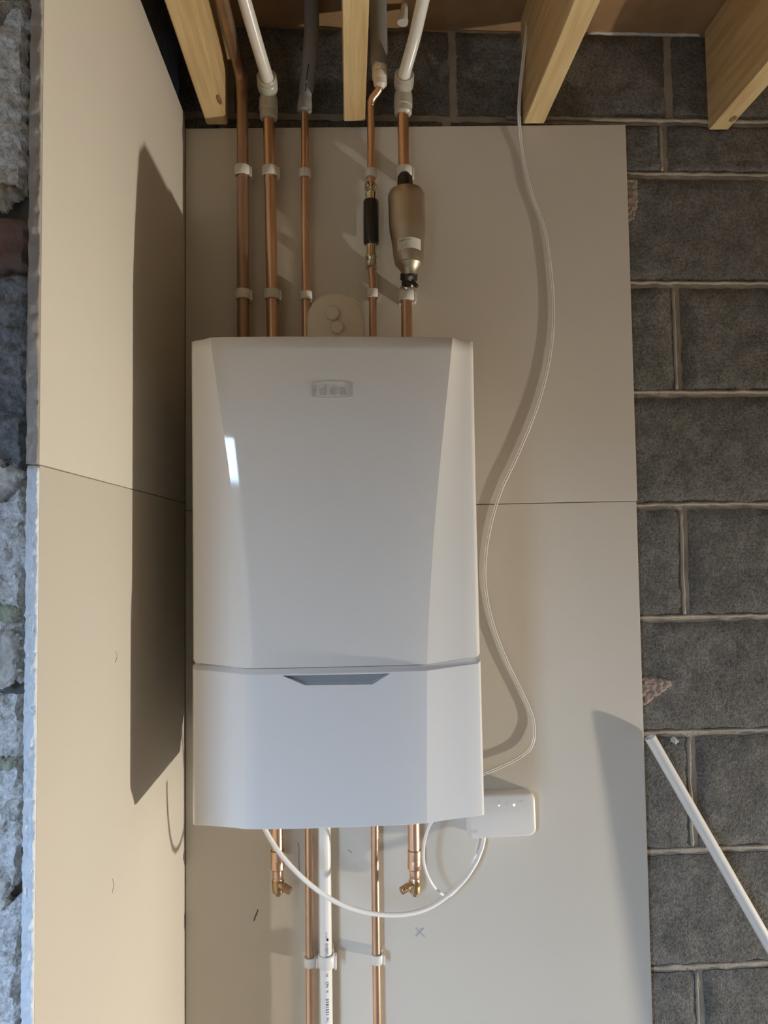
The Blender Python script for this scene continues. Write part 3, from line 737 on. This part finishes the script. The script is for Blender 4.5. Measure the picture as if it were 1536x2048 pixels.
lathe('valve_screw', P(820, 556, yF-.012), P(821, 556, yF-.022), [(0, .005), (.7, .005), (1, .003)], M['chrome'], fl, seg=12)
lathe('valve_lever', P(822, 560, yF-.004), P(834, 573, yF-.010), [(0, .0045), (1, .0038)], M['black'], fl, seg=10)
ax0, ax1 = fa, fb
def wrap_patch(name, px0, px1, py0, py1, lift, m, parent, slant=0.0, nx=14, bow=4.0):
    """flat print laid on the curved front of the filter"""
    bm = bmesh.new(); g = []
    for jn in range(3):
        row = []
        for i in range(nx+1):
            u = i/nx; px = px0+(px1-px0)*u; py = py0+(py1-py0)*jn/2+slant*u-bow*math.sin(math.pi*(.15+.7*(px-795)/48))+bow
            pr = at(px, py, yF-.03); t = (pr.z-ax0.z)/(ax1.z-ax0.z); cx_ = ax0.x+(ax1.x-ax0.x)*t
            r = .0352
            tb = [(0.45, .0348), (.52, .0335), (.60, .0312), (.68, .0300), (.78, .0290), (.84, .0272)]
            for q, s in zip(tb, tb[1:]):
                if q[0] <= t <= s[0]: r = q[1]+(s[1]-q[1])*(t-q[0])/(s[0]-q[0])
            r += lift; dx = max(-r*.99, min(r*.99, pr.x-cx_))
            row.append(bm.verts.new((cx_+dx, yF-math.sqrt(r*r-dx*dx), pr.z)))
        g.append(row)
    for jn in range(2):
        for i in range(nx): bm.faces.new((g[jn][i], g[jn][i+1], g[jn+1][i+1], g[jn+1][i]))
    return mesh_obj(name, bm, m, parent, smooth=True)
lab = wrap_patch('label_sticker', 796, 842.5, 474, 495, .0004, M['label'], fl)
for (a_, b_, c_, d_) in ((798, 808, 477, 480.5), (809, 823, 478, 479), (798, 804, 483.5, 484.3), (798, 815, 487, 487.8), (798, 820, 491, 491.8)):
    wrap_patch('label_print', a_, b_, c_, d_, .0006, M['ink_soft'], lab, nx=5)

# white overflow pipe --------------------------------------------------------
YO = -.036
ov = empty('overflow_pipe', P(652, 2048, YO), 'thick white plastic overflow pipe with black lettering below the boiler', 'pipe')
tube('tube', [P(648, 1560, YO), P(650, 1750, YO), P(654, 2120, YO)], .01105, M['white_plastic'], ov, seg=28, curved=False)
def pipe_text(body, py0, py1, wpx, m=M['ink'], name='printed_text'):
    tm = text_mesh(body, 10.0, 0, 0, .12, 1.25); xs = [v.co.x for v in tm.vertices]; ys = [v.co.y for v in tm.vertices]
    ctop = at(650.5+(py0-1750)*.0135, py0, YO); cbot = at(650.5+(py1-1750)*.0135, py1, YO); r = .01105+.0002
    hw = wpx*.00097/2
    for v in tm.vertices:
        u = (v.co.x-min(xs))/(max(xs)-min(xs)); q = (v.co.y-min(ys))/(max(ys)-min(ys))
        c_ = ctop.lerp(cbot, u); dx = .0012+hw*(2*q-1)
        v.co = Vector((c_.x+dx, c_.y-math.sqrt(r*r-dx*dx), c_.z))
    return mesh_link(name, tm, m, ov)
pipe_text('||||||', 1858, 1871, 3); 
pipe_text('OVERFLOW', 1880, 1917, 5.5)
pipe_text('III', 1940, 1946, 4); pipe_text('CP4', 1956, 1968, 5); pipe_text('W', 1973, 1978, 4.5)
pipe_text('0381521', 1990, 2022, 5.5); pipe_text('9L', 2027, 2037, 4)
bm = bmesh.new(); c_ = P(652.5, 1873, YO); g = []
for k in range(5):
    a_ = -.10+.32*k/4+.1; g.append([bm.verts.new((c_.x+.0112*math.sin(a_)*1.0+.0008, c_.y-.0112*math.cos(a_)-.0001, c_.z+s)) for s in (-.0022, .0022)])
for k in range(4): bm.faces.new((g[k][0], g[k+1][0], g[k+1][1], g[k][1]))
mesh_obj('printed_square', bm, M['ink'], ov)

# pipe clips -------------------------------------------------------------------
def clip(px, py, pr, yc, label, h=.018, latch=True, m='clip_plastic', lx=1):
    c = P(px, py, yc); t = empty('pipe_clip', (c.x, 0, c.z), label, 'pipe clip', 'plastic pipe clips'); ro = pr+.0042
    bm = bmesh.new(); n = 28; rings = []
    for z_, rr, ri in ((-h/2, ro-.0008, pr+.0006), (-h/2+.0012, ro, pr+.0004), (h/2-.0012, ro, pr+.0004), (h/2, ro-.0008, pr+.0006)):
        o_ = [bm.verts.new((c.x+rr*math.cos(2*math.pi*k/n), yc+rr*math.sin(2*math.pi*k/n), c.z+z_)) for k in range(n)]
        i_ = [bm.verts.new((c.x+ri*math.cos(2*math.pi*k/n), yc+ri*math.sin(2*math.pi*k/n), c.z+z_)) for k in range(n)]
        rings.append((o_, i_))
    for a_, b_ in zip(rings, rings[1:]):
        for k in range(n):
            k2 = (k+1) % n
            bm.faces.new((a_[0][k], a_[0][k2], b_[0][k2], b_[0][k])); bm.faces.new((a_[1][k2], a_[1][k], b_[1][k], b_[1][k2]))
    for q in (rings[0], rings[-1]):
        for k in range(n):
            k2 = (k+1) % n; bm.faces.new((q[0][k], q[0][k2], q[1][k2], q[1][k]))
    bmesh.ops.recalc_face_normals(bm, faces=bm.faces)
    mesh_obj('clip_ring', bm, M[m], t, angle=40)
    bm = bmesh.new(); box(bm, c.x-ro*.85, c.x+ro*.85, yc+pr+.0015, -.0004, c.z-h*.5, c.z+h*.5, .001); mesh_obj('clip_base', bm, M[m], t, angle=40)
    if latch:
        bm = bmesh.new(); box(bm, c.x+lx*(ro-.001), c.x+lx*(ro+.0032), yc-.006, yc+.007, c.z-h*.68, c.z+h*.42, .0012)
        mesh_obj('clip_latch', bm, M[m], t, angle=40)
    return t
for px, py, pr, yc, lb in (
    (485, 343, .011, Y22, 'white clip at the top of the leftmost copper pipe'),
    (540, 344, .011, Y22, 'white clip at the top of the second copper pipe from the left'),
    (610, 348, .0075, Y15, 'small white clip at the top of the thin middle copper pipe'),
    (741.5, 348, .0076, Y15, 'small white clip just above the black sleeved in-line unit'),
    (809, 345, .011, Y22, 'white clip just above the silver filter'),
    (486, 590, .011, Y22, 'shaded clip low on the leftmost copper pipe, near the boiler top'),
    (544, 590, .011, Y22, 'shaded clip low on the second copper pipe from the left'),
    (612, 592, .0075, Y15, 'small shaded clip beside the cream flue dome, on its left'),
    (745.5, 588, .0076, Y15, 'small bright clip beside the cream flue dome, on its right'),
    (813, 593, .011, Y22, 'white clip just below the silver filter'),
    (620, 1922, .0075, Y15, 'small clip under the boiler, left of the white overflow pipe'),
    (754, 1916, .0075, Y15, 'small clip under the boiler on the right-hand thin copper pipe')):
    clip(px, py, pr, yc, lb, latch=pr > .01 or py > 1900, h=.016 if pr < .01 else .018)
clip(653, 1920, .0111, YO, 'large white clip around the white overflow pipe', h=.022)

# ------------------------------------------------------------------ wiring box
YBX = -.030
bx = empty('receiver_box', P(1000, 1680, 0), 'small white rounded receiver box with two lit dots, half behind the boiler', 'control box')
bx_p = [P(933, 1592, YBX), P(1072, 1585, YBX), P(1072, 1672, YBX), P(933, 1680, YBX)]
cxb = sum(bx_p, Vector())/4
wb_ = (bx_p[1]-bx_p[0]).length/2; hb_ = (bx_p[3]-bx_p[0]).length/2; ab_ = math.atan2(bx_p[1].z-bx_p[0].z, bx_p[1].x-bx_p[0].x)
bm = bmesh.new(); rings = []
def rrect(w_, h_, r, n=7):
    o = []
    for cx_, cz_, a0 in ((w_-r, h_-r, 0), (-w_+r, h_-r, 90), (-w_+r, -h_+r, 180), (w_-r, -h_+r, 270)):
        for k in range(n+1):
            a_ = math.radians(a0+90*k/n); o.append((cx_+r*math.cos(a_), cz_+r*math.sin(a_)))
    return o
def boxpt(x, z, y): return Vector((cxb.x+x*math.cos(ab_)-z*math.sin(ab_), y, cxb.z+x*math.sin(ab_)+z*math.cos(ab_)))
for y_, ins in ((-.0006, .001), (-.024, 0), (-.0275, .0008), (-.0293, .0028), (-.030, .0060)):
    rings.append([bm.verts.new(boxpt(x, z, y_)) for x, z in rrect(wb_-ins, hb_-ins, .0135-ins*.6)])
n = len(rings[0])
for a_, b_ in zip(rings, rings[1:]):
    for i in range(n): bm.faces.new((a_[i], a_[(i+1) % n], b_[(i+1) % n], b_[i]))
bm.faces.new(rings[-1]); bm.faces.new(list(reversed(rings[0])))
bmesh.ops.recalc_face_normals(bm, faces=bm.faces)
mesh_obj('case', bm, M['box'], bx, angle=35)
for px, py, r in ((998, 1611, .0013), (1028, 1610, .0022)):
    p = P(px, py, YBX); lathe('indicator_light', (p.x, YBX+.0003, p.z), (p.x, YBX-.0004, p.z), [(0, r), (1, r*.8)], M['led'], bx, seg=14)
for pts in ([(997, 1605), (1000, 1602)], [(1011, 1607), (1014, 1608), (1016, 1605)], [(1040, 1604), (1043, 1601), (1046, 1604)]):
    mark(pts, .9, bx, M['box_mark'], 'printed_symbol', y=YBX)
tm = text_mesh('1.00', 8, .0, 0, .05); xs = [v.co.x for v in tm.vertices]; ys = [v.co.y for v in tm.vertices]
a_ = P(941, 1665.5, YBX); b_ = P(955, 1659.5, YBX)
for v in tm.vertices:
    u = (v.co.x-min(xs))/(max(xs)-min(xs)); q = (v.co.y-min(ys))/(max(ys)-min(ys))
    v.co = Vector((a_.x+(b_.x-a_.x)*u, YBX-.0003, a_.z+(b_.z-a_.z)*q+u*.0003))
mesh_link('faint_lettering', tm, M['box_mark'], bx)

# ------------------------------------------------------------------ cables
# thin twin cable hanging from above, in front of the right part of the board
pts = [(1062, -60, -.047), (1060, 0, -.047), (1050, 90, -.045), (1041, 170, -.036), (1038, 235, -.014), (1045, 310, -.0040), (1064, 390, -.0040), (1089, 460, -.0040), (1103, 560, -.0040), (1106, 640, -.0040), (1098, 720, -.0040),
       (1075, 810, -.0040), (1037, 905, -.0040), (1002, 980, -.0040), (981, 1050, -.0040), (971, 1110, -.0040), (970, 1170, -.0040), (983, 1240, -.0040), (1010, 1315, -.0040), (1044, 1385, -.0040), (1066, 1440, -.0040), (1065, 1486, -.006),
       (1045, 1510, -.007), (1005, 1532, -.009), (966, 1548, -.012), (930, 1562, -.014), (915, 1575, -.016)]
tc_ = empty('twin_cable', P(970, 1548, -.009), 'thin pale twin cable hanging in a long S from the joists to the boiler', 'cable')
C_ = spline([P(*p) for p in pts], 8)
for k, off in enumerate((-.0017, .0017)):
    L = []
    for i, p in enumerate(C_):
        t = (C_[min(i+1, len(C_)-1)]-C_[max(i-1, 0)]).normalized(); nn = Vector((t.z, 0, -t.x)).normalized()
        L.append(p+nn*off)
    bm = bmesh.new(); sweep(bm, L, .00165, 10); bmesh.ops.recalc_face_normals(bm, faces=bm.faces)
    mesh_obj('core', bm, M['cable'], tc_, smooth=True)
# thick white cable drooping under the boiler to the box
cb = empty('white_cable', P(760, 1830, -.09), 'thick white cable drooping in a wide loop under the boiler to the receiver box', 'cable')
pts = [(522, 1632, -.15), (531, 1660, -.150), (558, 1704, -.148), (600, 1751, -.142), (650, 1791, -.132), (700, 1816, -.120), (760, 1829, -.105), (820, 1827, -.088), (870, 1809, -.070), (920, 1769, -.050), (948, 1731, -.034), (962, 1700, -.022), (967, 1680, -.016), (967, 1670, -.014)]
tube('sheath', [P(*p) for p in pts], .0040, M['cable'], cb, seg=14)
cc = empty('white_cable', P(895, 1790, -.05), 'thin white cable curling in a small loop beside the right drain valve', 'cable')
pts = [(866, 1640, -.10), (857, 1655, -.095), (848, 1688, -.085), (848, 1728, -.075), (862, 1765, -.062), (880, 1786, -.052), (895, 1792, -.045), (908, 1784, -.040), (930, 1757, -.030), (946, 1722, -.022), (955, 1690, -.017), (957, 1670, -.014)]
tube('sheath', [P(*p) for p in pts], .0027, M['cable'], cc, seg=12)
p_ = P(895, 1791, -.046); 
tag(boxobj('cable_tie', p_.x-.0035, p_.x+.0035, p_.y-.0036, p_.y+.0036, p_.z-.0036, p_.z+.0036, M['ink_soft'], cc, bevel=.001), 'grey tie on the cable')
# pale cable up beside the first joist
ce = empty('pale_cable', P(455, 110, -.03), 'short pale cable running up beside the leftmost joist', 'cable')
tube('sheath', [P(459, 118, -.06), P(452, 90, -.075), P(441, 45, -.10), P(428, 0, -.13), P(410, -60, -.17)], .0034, M['label'], ce)
# white plastic ferrule under the floor deck
wf = empty('pipe_ferrule', P(810, 20, -.05), 'small white flared plastic ferrule hanging below the deck behind the right white pipe', 'pipe fitting')
pa, pb = P(805, 46, -.03), P(816, -40, -.03)
lathe('ferrule', pa, pb, [(0, .0105), (.06, .0108), (.12, .0088), (.42, .0068), (1, .0065)], M['white_plastic'], wf)

# ------------------------------------------------------------------ loose white pipe leaning on the wall
lp0 = P(1300, 1474, -.013); lpm = P(1537, 1888, -.048)
d_ = (lpm-lp0); tt = (lp0.z-.009)/(-d_.z); lp1 = lp0+d_*tt
lp = empty('leaning_pipe', lp1, 'loose white plastic pipe leaning diagonally against the bare blockwork', 'pipe')
bm = bmesh.new(); rings = sweep(bm, [lp0, lp0.lerp(lp1, .5), lp1], .0107, 24, cap=False)
dn = (lp1-lp0).normalized()
# hollow ends
inn = []
for ring, c_ in ((rings[0], lp0), (rings[-1], lp1)):
    inn.append([bm.verts.new(c_+(v.co-c_)*.82) for v in ring])
for k in range(24):
    k2 = (k+1) % 24
    bm.faces.new((rings[0][k], inn[0][k], inn[0][k2], rings[0][k2])); bm.faces.new((rings[-1][k2], inn[1][k2], inn[1][k], rings[-1][k]))
    bm.faces.new((inn[0][k], inn[1][k], inn[1][k2], inn[0][k2]))
bmesh.ops.recalc_face_normals(bm, faces=bm.faces)
mesh_obj('tube', bm, M['white_plastic'], lp, angle=50)
